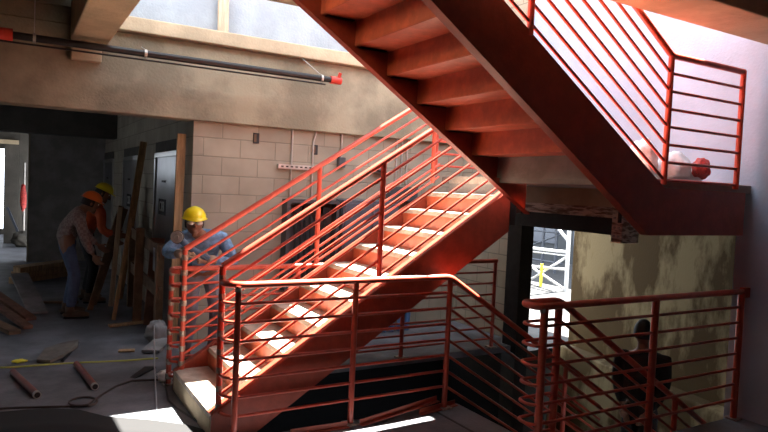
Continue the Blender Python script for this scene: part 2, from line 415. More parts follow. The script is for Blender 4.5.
# 6. railing of the upper flight and the mid landing edge
g6 = empty('stair_railing', (4.07, 2.92, LZ), 'dark red railing of the upper flight and mid landing against the bright wall', 'railing')
for k in range(8):
    z = 2.82 - BZ * k
    pts = corner([(1.0, 2.92, z + (4.07 - 1.0) * 0.65), (4.07, 2.92, z), (4.975, 2.92, z)], 0.03)
    (rail_top if k == 0 else rail_bar)(pts, g6)
rail_post(4.07, 2.92, LZ - 0.04, 2.82, g6); rail_post(4.975, 2.92, LZ - 0.04, 2.825, g6)
rail_post(2.70, 2.92, 2.74, 2.82 + 1.37 * 0.65, g6)

# ================================================================= LOWER FLIGHT
R1, T1 = 0.1755, 0.275
def nose(x): return R1 + S * (x - 1.19)
st = empty('staircase', (1.19, 4.2, 0), 'red steel lower flight with concrete treads, partly in sunlight, climbing to the right', 'staircase')
def stringer(parent, y, yf, poly, m, strips):
    mb = MB().prism(poly, 1, y - 0.006, y + 0.006)
    for (a, b, zoff) in strips:      # flange strips a->b (x,z)
        (x0, z0), (x1, z1) = a, b
        y0, y1 = sorted((y, yf))
        mb.hexa([(x0, y0, z0 - 0.006), (x1, y0, z1 - 0.006), (x1, y1, z1 - 0.006), (x0, y1, z0 - 0.006),
                 (x0, y0, z0 + 0.006), (x1, y0, z1 + 0.006), (x1, y1, z1 + 0.006), (x0, y1, z0 + 0.006)])
    return mb.build('stringer', m, parent)
def lowpoly():
    return [(1.17, 0.0), (1.17, 0.16), (3.84, nose(3.84)), (3.84, nose(3.84) - 0.36), (1.17 + 0.36, 0.0)]
xe = 3.76
lp = [(1.19, 0.0), (1.19, 0.17), (xe, nose(xe)), (xe, nose(xe) - 0.37), (1.50, 0.0)]
xb0 = 1.50
lowstr = [((1.19, 0.17), (xe, nose(xe)), 0), ((xb0, 0.006), (xe, nose(xe) - 0.37), 0)]
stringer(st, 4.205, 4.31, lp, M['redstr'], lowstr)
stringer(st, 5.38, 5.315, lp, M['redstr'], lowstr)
for i in range(11):
    x = 1.19 + i * T1; z = R1 * (i + 1)
    if i < 10:
        t = B(x, x + T1 + 0.02, 4.235, 5.365, z - 0.045, z).build('tread', M['tread'], st, bevel=0.006)
    rz = MB().hexa([(x + 0.012, 4.235, z - R1), (x + 0.022, 4.235, z - R1), (x + 0.022, 5.365, z - R1), (x + 0.012, 5.365, z - R1),
                    (x, 4.235, z - 0.004), (x + 0.012, 4.235, z - 0.004), (x + 0.012, 5.365, z - 0.004), (x, 5.365, z - 0.004)])
    if i == 0:
        rr = B(x, x + 0.2, 4.235, 5.365, 0.0, z - 0.045).build('first_step', M['conclight'], st)
        rr['label'] = 'bare concrete bottom step'
    else: rz.build('riser', M['red'] if i < 10 else M['tread'], st)

# ================================================================= UPPER FLIGHT AND LANDING
X2 = 3.465
def nose2(x): return LZ + R1 + 0.64 * (X2 - x)
up = empty('staircase', (3.465, 3.5, LZ), 'red steel upper flight passing overhead, seen from below', 'staircase')
xt = 0.95
nearpoly = [(xt, nose2(xt) + 0.19), (4.085, 1.86), (5.11, 1.86), (5.11, 1.52), (3.93, 1.52), (xt, nose2(xt) - 0.24)]
zt, zb = nose2(xt) + 0.19, nose2(xt) - 0.24
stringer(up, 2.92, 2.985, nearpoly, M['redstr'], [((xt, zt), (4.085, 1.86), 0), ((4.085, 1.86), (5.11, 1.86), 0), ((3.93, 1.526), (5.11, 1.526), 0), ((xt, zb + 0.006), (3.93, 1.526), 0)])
xf = 3.80
farpoly = [(xt, nose2(xt) + 0.12), (xf, nose2(xf) + 0.12), (xf, nose2(xf) - 0.285), (xt, nose2(xt) - 0.285)]
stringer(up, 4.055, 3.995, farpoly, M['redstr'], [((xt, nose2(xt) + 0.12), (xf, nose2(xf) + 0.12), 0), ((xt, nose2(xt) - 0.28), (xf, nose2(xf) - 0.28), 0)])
for k in range(9):
    x = X2 - k * T1; z = LZ + R1 * (k + 1)
    # pan: tread plate with a short back lip, and the riser rising from its back edge
    pan = MB().box(x - T1, x, 2.927, 4.048, z - 0.035, z).build('tread', M['red'], up)
    if k > 0 or True:
        mb = MB().hexa([(x - 0.004, 2.927, z - R1 - 0.03), (x + 0.004, 2.927, z - R1 - 0.03), (x + 0.004, 4.048, z - R1 - 0.03), (x - 0.004, 4.048, z - R1 - 0.03),
                        (x + 0.004, 2.927, z), (x + 0.016, 2.927, z), (x + 0.016, 4.048, z), (x + 0.004, 4.048, z)])
        r = mb.build('riser', M['red'] if k > 0 else M['concgrey'], up)
        if k == 0: r['label'] = 'unpainted grey bottom riser'
    for yy in (3.99,):
        MB().box(x - T1 + 0.03, x - 0.03, yy + 0.02, yy + 0.055, z - 0.042, z - 0.036).build('dark_slit', M['steel'], up)  # dark strip painted for the black slit at each tread end

ld = empty('stair_landing', (4.5, 4.2, 1.6), 'grey concrete mid landing between the two flights', 'landing')
sl = MB(); sl.box(3.475, 5.24, 2.945, 4.03, 1.86, LZ); sl.box(3.945, 5.24, 4.03, 5.50, 1.86, LZ)
sl.build('slab', M['concgrey'], ld, bevel=0.006)
B(3.77, 3.83, 4.20, 4.32, 1.50, 1.86).build('hanger_post', M['steel'], ld)
B(3.945, 4.0, 4.32, 5.36, 1.60, 1.86).build('edge_channel', M['concgrey'], ld)
B(4.86, 4.95, 2.99, 5.40, 1.69, 1.86).build('support_beam', M['conclight'], ld)
for q in range(2):
    B(4.83, 4.86, 3.0 + q * 0.9, 3.02 + q * 0.9, 1.55, 1.86).build('hanger_plate', M['steel'], ld)

# ================================================================= DESCENDING FLIGHT
dn = empty('staircase', (3.26, 3.5, -0.2), 'dark steel flight descending to the right through the floor opening', 'staircase')
def nose3(x): return -S * (x - 3.24)
dp = [(3.245, -0.02), (3.245, -0.36), (6.1, nose3(6.1) - 0.36), (6.1, nose3(6.1) - 0.02)]
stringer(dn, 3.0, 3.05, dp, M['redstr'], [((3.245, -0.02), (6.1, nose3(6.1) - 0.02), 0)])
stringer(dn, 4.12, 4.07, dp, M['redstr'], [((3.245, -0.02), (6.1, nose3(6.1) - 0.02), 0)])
for k in range(1, 11):
    x = 3.25 + (k - 1) * T1; z = -R1 * k
    B(x, x + T1, 3.015, 4.105, z - 0.04, z).build('tread', M['tread'], dn)
    B(x - 0.008, x, 3.015, 4.105, z, z + R1 - 0.04).build('riser', M['red'], dn)
ll = B(5.98, 6.9, 2.96, 6.6, -2.1, -1.9).build('stair_landing', M['darkconc']); tag(ll, 'low concrete landing at the foot of the descending flight', 'landing')

# ================================================================= STEEL PORTAL
po = empty('steel_portal', (5.12, 5.55, -0.25), 'dark steel column and rusty beam framing the opening to the outside', 'steel frame')
c = MB(); c.box(5.05, 5.24, 5.42, 5.435, -1.9, 1.66); c.box(5.05, 5.24, 5.635, 5.65, -1.9, 1.66); c.box(5.14, 5.155, 5.435, 5.635, -1.9, 1.66)
c.box(5.05, 5.08, 5.435, 5.635, -1.9, 1.66)
c.build('column', M['steel'], po)
bmz = MB(); bmz.box(4.96, 5.12, 4.045, 5.41, 1.585, 1.69); bmz.build('beam_flange', M['rusty'], po)
bw = MB(); bw.box(5.0, 5.10, 4.045, 5.41, 1.42, 1.585); bw.build('beam_web', M['steel'], po)
ep = B(4.90, 5.14, 3.92, 4.04, 1.36, 1.66).build('end_plate', M['rusty'], po)
for yy in (3.955, 4.005):
    for zz in (1.42, 1.50, 1.59):
        MB().tube([(4.885, yy, zz), (4.90, yy, zz)], 0.012, 6).build('bolt', M['galv'], ep)

# ================================================================= OUTSIDE
sw = MB(); sw.box(7.0, 7.3, 2.6, 6.42, -3.8, 3.2)
sw.build('retaining_wall', M['stained']); tag(bpy.context.scene.collection.objects[-1], 'tall stained concrete wall seen through the opening outside', 'wall')
gx = MB(); gx.box(7.3, 8.6, -6, 26, -0.6, -0.4); gx.box(5.55, 7.3, 6.42, 26, -0.6, -0.4)
g = gx.build('yard', M['ground']); g['kind'] = 'structure'; g.name = 'floor_yard'
struct('floor_yard', B(8.6, 24, -6, 26, -0.6, -0.4), M['asphalt'])
gw = B(6.90, 7.0, 2.6, 6.42, -3.8, -2.0)
struct('ceiling', B(5.37, 9.5, 2.3, 8.2, 3.25, 3.5), M['conc'])  # unseen canopy added to block the sky and dim the stained wall
struct('wall_yard', B(5.37, 7.3, 6.6, 6.8, -3.8, -0.6), M['darkconc'])
struct('wall_yard', B(5.37, 7.3, 2.3, 2.5, -3.8, 3.25), M['darkconc'])  # unseen side wall added to cut daylight under the canopy
# kerb of rubble at the wall foot
kb = MB().hexa([(6.55, 3.0, -1.9), (6.99, 3.0, -1.9), (6.99, 6.4, -1.9), (6.55, 6.4, -1.9), (6.75, 3.0, -0.62), (6.99, 3.0, -0.60), (6.99, 6.4, -0.35), (6.75, 6.4, -0.35)])
tag(kb.build('concrete_kerb', M['stained'], bevel=0.02), 'dusty sloping concrete kerb at the foot of the stained wall', 'kerb')
fb = empty('building', (16, 16, -0.4), 'grey building far outside behind the scaffold', 'building')
B(15.5, 20, 6, 26, -0.4, 7).build('facade', M['building'], fb)
for i in range(5):
    for j in range(2):
        B(15.45, 15.52, 11 + i * 2.0, 12.2 + i * 2.0, 0.2 + j * 2.6, 1.6 + j * 2.6).build('window', M['glassdark'], fb)
def scaffold(x, y0, y1, m, label, tubes, z0=-0.4):
    r = empty('scaffold', (x, (y0 + y1) / 2, z0), label, 'scaffold')
    for nm, a, b, rad in tubes: MB().tube([a, b], rad, 8).build(nm, m, r, smooth=True)
    return r
sc1 = scaffold(11, 10.2, 11.6, M['scaff'], 'white tube scaffold frame with diagonal braces outside, nearer of the two', [
    ('upright', (11, 10.25, -0.4), (11, 10.25, 2.6), 0.045), ('upright', (11, 11.9, -0.4), (11, 11.9, 2.6), 0.045),
    ('ledger', (11, 10.25, 0.50), (11, 11.9, 0.46), 0.035), ('ledger', (11, 10.25, 0.42), (11, 11.9, 0.38), 0.02), ('ledger', (11, 10.25, 0.10), (11, 11.9, 0.0), 0.03),
    ('diagonal_brace', (11.03, 10.25, 0.42), (11.03, 11.5, -0.35), 0.03), ('diagonal_brace', (11.03, 10.25, 0.72), (11.03, 10.9, 1.25), 0.035),
    ('diagonal_brace', (11.05, 10.25, -0.9 + 0.5), (11.05, 11.6, 0.05), 0.03), ('ledger', (11, 10.25, 1.32), (11, 11.9, 1.32), 0.03)])
sc2 = scaffold(13.2, 12.6, 14, M['scaffdark'], 'dark tube scaffold tower outside, farther behind the white one', [
    ('upright', (13.2, 12.75, -0.4), (13.2, 12.75, 3), 0.04), ('upright', (13.2, 13.25, -0.4), (13.2, 13.25, 3), 0.04), ('upright', (13.2, 13.75, -0.4), (13.2, 13.75, 3), 0.04),
    ('ledger', (13.2, 12.5, 0.75), (13.2, 14, 0.75), 0.03), ('ledger', (13.2, 12.5, 0.25), (13.2, 14, 0.25), 0.03), ('ledger', (13.2, 12.5, -0.1), (13.2, 14, -0.1), 0.03),
    ('diagonal_brace', (13.2, 12.5, 0.75), (13.2, 14, 0.2), 0.025)])
tag(B(12.3, 12.9, 12.1, 13.4, 0.98, 1.06).build('scaffold_plank', M['plank']), 'orange plank on the dark scaffold outside', 'plank')
tag(MB().beam((10.9, 10.95, -0.4), (10.9, 10.95, 0.15), 0.05, 0.05).build('yellow_post', M['yellow']), 'small yellow post standing outside by the white scaffold', 'post')

# ================================================================= PIPES / SERVICES
sp = empty('sprinkler_pipe', (-0.12, 6.55, 2.97), 'long black sprinkler pipe with red end fittings hung along the deep beam', 'pipe')
MB().tube([(-0.6, 6.5, 2.965), (3.06, 6.5, 2.965)], 0.034, 12).build('pipe', M['pipeblack'], sp, smooth=True)
MB().tube([(-0.6, 6.5, 2.905), (3.0, 6.5, 2.905)], 0.009, 8).build('conduit', M['pipeblack'], sp, smooth=True)
MB().tube([(3.06, 6.5, 2.965), (3.19, 6.5, 2.965)], 0.043, 12).build('end_fitting', M['pipered'], sp, smooth=True)
MB().tube([(3.15, 6.5, 2.965), (3.17, 6.47, 3.05)], 0.02, 8).build('sprinkler_head', M['pipered'], sp, smooth=True)
MB().tube([(-0.14, 6.5, 2.965), (-0.02, 6.5, 2.965)], 0.055, 12).build('coupling', M['pipered'], sp, smooth=True)
for x in (0.145, 1.085, 2.95):
    h = MB().tube([(x - 0.012, 6.5, 2.965), (x + 0.012, 6.5, 2.965)], 0.043, 12).build('clevis_hanger', M['galv'], sp, smooth=True)
    MB().tube([(x, 6.5, 3.0), ((x, 6.5, 3.42) if x < 1 else (x, 6.74, 3.07) if x < 2 else (x - 0.15, 6.72, 3.2))], 0.003 if x > 2 else 0.005, 6).build('hanger_rod', M['galv'], h)

def conduit(x0, z0, z1, x1=None, r=0.012, kick=False, label='', grp=None):
    pts = [(x0, WY - 0.02, z1), (x0, WY - 0.02, z0)]
    if kick: pts = [(x0 + 0.03, WY - 0.02, z1), (x0 + 0.03, WY - 0.02, z1 - 0.02), (x0, WY - 0.02, z1 - 0.12), (x0, WY - 0.02, z0)]
    o = MB().tube(pts, r, 8).build('conduit', M['galv'], smooth=True)
    return tag(o, label, 'conduit', grp)
conduit(2.765, 1.62, 2.40, label='straight steel conduit on the block wall, leftmost, above the electrical cabinet')
conduit(3.03, 1.62, 2.40, kick=True, label='steel conduit with a bent top on the block wall beside the first rise')
conduit(3.40, 2.12, 2.40, label='short steel conduit dropping to the small switch box on the block wall')
for i, x in enumerate((4.18, 4.26, 4.34)):
    conduit(x, 1.45, 2.40, r=0.011, label='one of three close steel conduits behind the upper end of the sloping railing', grp='bundle of three conduits')
b = B(3.355, 3.445, WY - 0.06, WY, 2.0, 2.12).build('switch_box', M['elecgrey'], bevel=0.004); tag(b, 'small grey switch box at the foot of the short conduit', 'box')
for (x, z, l) in ((2.34, 2.27, 'dark outlet hole box in the block wall above the grinding worker'), (3.06, 2.19, 'dark outlet box between the two tall conduits and the beam')):
    b = MB(); b.box(x - 0.035, x + 0.035, WY - 0.012, WY + 0.0, z - 0.06, z + 0.055)
    o = b.build('outlet_box', M['black'], bevel=0.003); tag(o, l, 'box')
    B(x - 0.028, x + 0.0, WY - 0.016, WY - 0.012, z - 0.045, z + 0.04).build('box_face', M['wooddark'], o)
su = empty('strut_channel', (2.9, WY, 1.97), 'perforated steel strut channel fixed across the two tall conduits', 'channel')
B(2.60, 3.15, WY - 0.05, WY, 1.945, 1.995).build('channel', M['galv'], su)
for i in range(9): B(2.63 + i * 0.058, 2.66 + i * 0.058, WY - 0.053, WY - 0.05, 1.963, 1.979).build('slot', M['black'], su)
# cabinets
cb = empty('electrical_cabinet', (2.95, WY - 0.1, 1.0), 'open grey electrical cabinet full of dark cables on the block wall', 'cabinet')
k = MB(); k.box(2.68, 3.34, WY - 0.16, WY, 1.56, 1.60); k.box(2.68, 3.34, WY - 0.16, WY, 0.55, 0.59); k.box(2.68, 2.72, WY - 0.16, WY, 0.59, 1.56); k.box(3.30, 3.34, WY - 0.16, WY, 0.59, 1.56); k.box(2.72, 3.30, WY - 0.03, WY, 0.59, 1.56)
k.build('enclosure', M['elecgrey'], cb)
for i in range(7):
    x = 2.80 + i * 0.065
    pts = [(x, WY - 0.08, 1.42 - 0.03 * (i % 3)), (x + 0.01, WY - 0.1, 1.1), (x - 0.01 * (i % 2), WY - 0.08, 0.62)]
    MB().tube(pts, 0.016, 6).build('cable', M['black'], cb, smooth=True)
for i in range(4): B(2.80 + i * 0.12, 2.88 + i * 0.12, WY - 0.09, WY - 0.03, 1.44, 1.52).build('breaker', M['black'], cb)
c2 = empty('electrical_cabinet', (3.8, WY - 0.1, 0.7), 'large slate blue closed electrical cabinet right of the open one', 'cabinet')
B(3.36, 4.12, WY - 0.22, WY, 0.42, 1.62).build('enclosure', M['elecblue'], c2, bevel=0.01)
for i in range(2):
    d = B(3.38 + i * 0.38, 3.73 + i * 0.38, WY - 0.235, WY - 0.22, 0.46, 1.58).build('door_leaf', M['elecblue'], c2, bevel=0.004)
    B(3.66 + i * 0.06, 3.68 + i * 0.06, WY - 0.25, WY - 0.235, 0.95, 1.05).build('latch', M['galv'], d)
c3 = B(4.02, 4.44, WY - 0.16, WY, 1.62, 1.80).build('junction_box', M['elecgrey'], bevel=0.006); tag(c3, 'dark junction box under the three close conduits', 'box')
ft = empty('light_fitting', (3.9, WY - 0.1, 1.97), 'small oval bulkhead light on the block wall by the three conduits', 'light fitting')
MB().ball((3.92, WY - 0.05, 2.0), (0.11, 0.05, 0.05), 16, 8).build('housing', M['galv'], ft, smooth='all')
MB().ball((3.92, WY - 0.09, 2.0), (0.07, 0.03, 0.03), 12, 8).build('lens', M['elecgrey'], ft, smooth='all')
# blue cables under the stair
for i in range(5):
    x = 3.86 + i * 0.11
    pts = [(x, WY - 0.26, 0.78 - 0.03 * (i % 2)), (x + 0.02, WY - 0.28, 0.5), (x - 0.01, WY - 0.26, 0.012)]
    o = MB().tube(pts, 0.034, 8).build('cable_duct', M['cableblue'], smooth=True)
    tag(o, 'one of the blue ducts standing by the wall under the lower flight', 'duct', 'blue ducts under the stair')
o = MB().tube([(4.42, WY - 0.03, 1.6), (4.42, WY - 0.03, 0.0)], 0.012, 6).build('conduit', M['pipeblack'], smooth=True); tag(o, 'thin dark conduit running down the wall behind the stair', 'conduit')

# ================================================================= LUMBER
def plank(a, b, w, h, m, label, name='timber_board', up=(0, 0, 1), grp=None, bev=0.003):
    o = MB().beam(a, b, w, h, up).build(name, m, bevel=bev); return tag(o, label, 'board', grp)
plank((1.53, 7.0, 0.0), (1.56, 7.0, 2.26), 0.09, 0.045, M['wood'], 'tall upright timber stud at the corner behind the yellow hard hat', 'timber_stud', up=(0, 1, 0))
plank((1.36, 9.75, 0.0), (1.57, 9.35, 2.27), 0.09, 0.04, M['wood'], 'long timber leaning on the lift wall between the two nearer lift doors', up=(0, 1, 0))
plank((1.10, 8.3, 0.0), (1.30, 8.5, 1.25), 0.045, 0.045, M['wood'], 'pale timber leaning with its foot nearest the concrete pile', up=(0, 1, 0))
plank((1.18, 9.2, 0.0), (1.28, 9.3, 1.35), 0.06, 0.03, M['woodpale'], 'short pale lath leaning behind the pale timber', up=(0, 1, 0))
plank((1.32, 8.0, 0.0), (1.36, 8.15, 1.15), 0.10, 0.03, M['wooddark'], 'dark board standing left of the reddish one', up=(0, 1, 0))
plank((1.46, 7.9, 0.0), (1.52, 7.9, 1.05), 0.16, 0.03, M['plyred'], 'reddish board standing against the nearest lift door', up=(0, 1, 0))
plank((0.90, 9.0, 0.0), (1.32, 9.5, 1.35), 0.07, 0.05, M['wooddark'], 'dark timber propped beside the orange worker', up=(0, 1, 0))
plank((0.98, 9.35, 0.0), (1.42, 9.8, 1.30), 0.07, 0.05, M['wooddark'], 'second dark timber propped behind the first by the orange worker', up=(0, 1, 0))
hs = empty('timber_barrier', (1.45, 7.9, 0), 'low timber barrier across the nearest lift door', 'barrier')
MB().beam((1.42, 7.15, 0.95), (1.42, 9.2, 1.02), 0.03, 0.14).build('rail', M['wooddark'], hs)
MB().beam((1.42, 7.15, 0.5), (1.42, 9.2, 0.55), 0.03, 0.14).build('rail', M['wooddark'], hs)
MB().box(1.38, 1.46, 7.2, 7.3, 0, 1.05).build('post', M['wooddark'], hs); MB().box(1.38, 1.46, 9.1, 9.2, 0, 1.05).build('post', M['wooddark'], hs)
MB().box(1.395, 1.405, 7.33, 7.5, 0.72, 0.98).build('metal_sheet', M['stainless'], hs)
# lumber stack far left
for i in range(3):
    for j in range(2):
        plank((0.02 + 0.03 * i, 11.4 + 0.16 * j, 0.05 + 0.09 * i), (0.95, 12.25 + 0.16 * j, 0.05 + 0.09 * i), 0.14, 0.08, M['wood'], 'timber in the low stack by the back wall behind the bending worker', grp='timbers stacked by the back wall')
# planks at far left
plank((-0.25, 9.3, 0.16), (0.18, 8.05, 0.03), 0.10, 0.04, M['plyred'], 'reddish board sloping down from the left edge, nearest the camera', up=(0, 0, 1))
plank((-0.32, 9.9, 0.25), (0.22, 8.5, 0.03), 0.12, 0.04, M['plyred'], 'reddish board sloping from the left edge, behind the nearest one')
plank((-0.35, 9.0, 0.03), (0.05, 7.85, 0.025), 0.12, 0.045, M['wooddark'], 'dark board lying under the sloping reddish boards')
plank((0.10, 10.0, 0.36), (0.30, 8.75, 0.05), 0.22, 0.03, M['greyply'], 'grey board leaning on the left debris pile')
plank((0.28, 9.6, 0.03), (0.80, 9.45, 0.03), 0.05, 0.03, M['wooddark'], 'thin lath on the floor left of the bending worker')
plank((1.0, 7.9, 0.02), (1.45, 8.0, 0.02), 0.07, 0.03, M['wood'], 'short board flat on the floor right of the bending worker')
plank((0.95, 6.75, 0.012), (1.10, 6.72, 0.012), 0.08, 0.015, M['wood'], 'small wood offcut on the floor')
plank((-0.1, 21 - 3.2, 0.9), (0.25, 17.7, 0.0), 0.05, 0.05, M['scaffdark'], 'dark tube leaning in the far passage', name='leaning_tube')
def rag(c, r, m, name, label, cat, seed=1, frame=None):
    def fn(p): return 1 + 0.30 * mnoise.noise(p * 2.2 + V((seed, 0, 0))) + 0.10 * mnoise.noise(p * 6 + V((0, seed, 0)))
    o = MB().ball(c, r, 28, 18, fn, frame).build(name, m, smooth='all'); return tag(o, label, cat)
rag((1.36, 6.98, 0.11), (0.12, 0.10, 0.13), M['greyply'], 'rubble_lump', 'rounded grey concrete lump beside the stair foot', 'rubble', 3)
plank((1.22, 6.55, 0.03), (1.42, 6.9, 0.06), 0.18, 0.03, M['greyply'], 'grey slab offcut in front of the concrete lump')
rag((0.25, 17.2, 0.16), (0.25, 0.2, 0.2), M['darkconc'], 'rubble_heap', 'dark heap on the floor of the far passage', 'rubble', 5)
# scaffold pole with red cloth
pr = empty('pole', (0.25, 17.7, 0), 'thin upright pole with a red cloth in the far left passage', 'pole')
MB().tube([(0.25, 17.7, 0), (0.245, 17.7, 2.0)], 0.03, 8).build('shaft', M['galv'], pr, smooth=True)
MB().ball((0.23, 17.65, 1.15), (0.07, 0.05, 0.32), 12, 10, lambda p: 1 + 0.35 * mnoise.noise(p * 3)).build('red_cloth', M['mesh'], pr, smooth='all')

# ================================================================= FLOOR CLUTTER
def pipe_on_floor(a, b, label):
    a = V(a); b = V(b)
    mb = MB().tube([a, b], 0.028, 14); o = mb.build('loose_pipe', M['redpipe'], smooth=True); tag(o, label, 'pipe')
    d = (b - a).normalized()
    MB().tube([b - d * 0.03, b + d * 0.002], 0.0292, 14).build('bare_end', M['galv'], o, smooth=True)
    MB().tube([b - d * 0.001, b + d * 0.0035], 0.022, 14).build('bore', M['black'], o)
    return o
pipe_on_floor((0.03, 6.28, 0.028), (0.195, 5.55, 0.028), 'short red-brown pipe lying on the floor, left one')
pipe_on_floor((0.535, 6.35, 0.028), (0.615, 5.60, 0.028), 'short red-brown pipe lying on the floor, right one')
bd = MB()
def crumpled(pts, z, th, seed):
    mb = MB(); n = len(pts)
    P = [(x, y, z + 0.03 * mnoise.noise(V((x * 9, y * 9, seed))) + 0.02) for x, y in pts]
    mb.add([(x, y, q - th) for x, y, q in P] + P, [tuple(range(n))[::-1], tuple(range(n, 2 * n))] + [(i, (i + 1) % n, (i + 1) % n + n, i + n) for i in range(n)])
    return mb
o = crumpled([(0.22, 6.55), (0.30, 6.95), (0.45, 7.12), (0.62, 7.2), (0.60, 7.0), (0.52, 6.80), (0.44, 6.62), (0.33, 6.52)], 0.03, 0.03, 2).build('scrap_board', M['cardboard']); tag(o, 'torn dark scrap board on the floor behind the yellow tape', 'scrap')
o = MB().tube([(0.43, 6.53, 0.02), (0.50, 6.76, 0.022), (0.615, 7.19, 0.02)], 0.014, 8).build('scrap_strip', M['black']); tag(o, 'black strip along the edge of the torn scrap board', 'scrap')
o = crumpled([(0.92, 5.85), (1.08, 6.05), (1.18, 6.12), (1.18, 6.04), (1.06, 5.88), (0.96, 5.80)], 0.0, 0.015, 5).build('scrap_strip', M['black']); tag(o, 'black bent offcut on the floor just beyond the yellow tape', 'scrap')
o = rag((0.085, 6.68, 0.014), (0.06, 0.05, 0.014), M['yellow'], 'crumpled_wrapper', 'crumpled yellow wrapper on the floor at the left', 'wrapper', 8)
rag((1.18, 5.62, 0.05), (0.07, 0.07, 0.05), M['white'], 'crumpled_rag', 'crumpled whitish rag at the foot of the far railing', 'rag', 4)
pts = [(-0.6 + i * 0.155, 6.62 - 0.022 * i + 0.012 * math.sin(i * 1.1), 0.006) for i in range(13)]
o = MB().tube(pts, 0.009, 6).build('marking_tape', M['hose'], smooth=True); tag(o, 'yellow-green tape stretched across the floor', 'tape')
# power cord with a small coil
pts = [(-0.5, 5.45, 0.008), (0.0, 5.38, 0.008), (0.25, 5.30, 0.008), (0.42, 5.24, 0.008)]
for i in range(15):
    a = -1.2 + i * 0.44
    pts.append((0.50 + 0.10 * math.cos(a), 5.30 + 0.11 * math.sin(a), 0.008 + 0.001 * i))
pts += [(0.66, 5.45, 0.01), (0.78, 5.62, 0.008), (0.92, 5.72, 0.008), (1.10, 5.68, 0.008), (1.17, 5.60, 0.02)]
o = MB().tube(pts, 0.0085, 6).build('power_cord', M['cord'], smooth=True); tag(o, 'dark power cord looping across the floor to the stair foot', 'cord')
o = MB().tube([(1.16, 5.55, 0.006), (1.10, 5.1, 0.006), (1.12, 4.9, 0.006), (1.22, 4.45, 0.006), (1.30, 4.0, 0.006)], 0.008, 6).build('power_cord', M['black'], smooth=True); tag(o, 'short black cord in front of the first step', 'cord')
o = MB().tube([(1.14, 5.98, 0.42), (1.10, 5.7, 0.12), (1.04, 5.3, 0.015), (0.98, 4.95, 0.006)], 0.006, 6).build('pale_cord', M['cordpale'], smooth=True); tag(o, 'thin pale cord hanging from the far railing to the floor', 'cord')
# black tarpaulin in the near left corner, standing for an unidentified dark blur
tp = MB(); n = 26
edge = [(-1.6, 5.30), (-0.05, 5.31), (0.25, 5.27), (0.46, 5.14), (0.62, 4.92), (0.9, 4.72), (1.12, 4.52), (1.25, 4.30)]
rows = []
for (x, y) in edge:
    row = []
    for j in range(8):
        t = j / 7; yy = y - t * (y - 2.2); zz = 0.010 + 0.025 * min(1, t * 5) * (0.7 + 0.5 * mnoise.noise(V((x * 2, yy * 2, 0))))
        row.append((x, yy, zz))
    rows.append(row)
Vv = [p for r in rows for p in r]; F = [(i * 8 + j, (i + 1) * 8 + j, (i + 1) * 8 + j + 1, i * 8 + j + 1) for i in range(len(edge) - 1) for j in range(7)]
nb = len(Vv)
bottom = [(x, y, 0.002) for x, y, z in Vv]
F2 = [tuple(q + nb for q in reversed(f)) for f in F]
rim = [i * 8 for i in range(len(edge))] + [(len(edge) - 1) * 8 + j for j in range(1, 8)] + [i * 8 + 7 for i in range(len(edge) - 2, -1, -1)] + [j for j in range(6, 0, -1)]
F3 = [(rim[i], rim[(i + 1) % len(rim)], rim[(i + 1) % len(rim)] + nb, rim[i] + nb) for i in range(len(rim))]
o = MB().add(Vv + bottom, F + F2 + F3).build('sheet', M['blackmatte'], smooth='all'); tag(o, 'black tarpaulin spread on the floor at the near left corner', 'sheet')
# loose red angle bars near the floor edge
def angle_bar(a, b, label):
    mb = MB().beam(a, b, 0.04, 0.006); a2 = V(a) + V((0, 0.02, 0.017)); b2 = V(b) + V((0, 0.02, 0.017)); mb.beam(a2, b2, 0.006, 0.04)
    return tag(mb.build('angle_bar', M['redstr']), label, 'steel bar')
angle_bar((2.26, 4.02, 0.006), (3.02, 4.20 - 0.09, 0.06), 'loose red steel angle lying along the floor edge between two posts')
angle_bar((2.80, 4.03, 0.006), (3.20, 4.10, 0.006), 'short red steel angle by the right post of the guard railing')
angle_bar((1.72, 4.05, 0.006), (2.16, 4.03, 0.006), 'red steel angle lying left of the middle post')
o = MB().beam((2.98, 2.3, 0.0005), (2.96, 4.1, 0.0005), 0.02, 0.003).build('floor_joint', M['steel']); tag(o, 'dark joint strip across the floor slab near the floor edge', 'joint strip')

# stud and bags up high
sd = MB().beam((1.965, 6.98, 3.35), (1.94, 7.0, 5.2), 0.11, 0.05, up=(0, 1, 0)).build('timber_stud', M['woodpale']); tag(sd, 'pale timber stud standing on the ledge before the bright upper wall', 'board')
def bag(c, r, seed, label, m='bag', nm='plastic_bag'):
    def fn(p):
        k = 1 + 0.22 * mnoise.noise(p * 2.0 + V((seed, seed, 0))) + 0.08 * abs(mnoise.noise(p * 7 + V((seed, 0, 0))))
        if p.z < -0.55: k *= 0.92
        return k
    o = MB().ball(c, r, 36, 24, fn).build(nm, M[m], smooth='all'); return tag(o, label, 'bag')
bag((4.2, 3.22, 2.07), (0.13, 0.10, 0.17), 1, 'white plastic bag on the mid landing left of the corner post')
bag((4.5, 3.16, 2.03), (0.165, 0.11, 0.13), 4, 'white plastic bag on the mid landing right of the corner post')
bag((4.78, 3.1, 2.045), (0.085, 0.06, 0.085), 9, 'red net bag lying against the white plastic bag on the mid landing', 'mesh', 'net_bag')
tag(B(4.62, 4.90, 3.16, 3.24, LZ, LZ + 0.10).build('white_box', M['white'], bevel=0.01), 'small white package behind the red net bag on the mid landing', 'package')

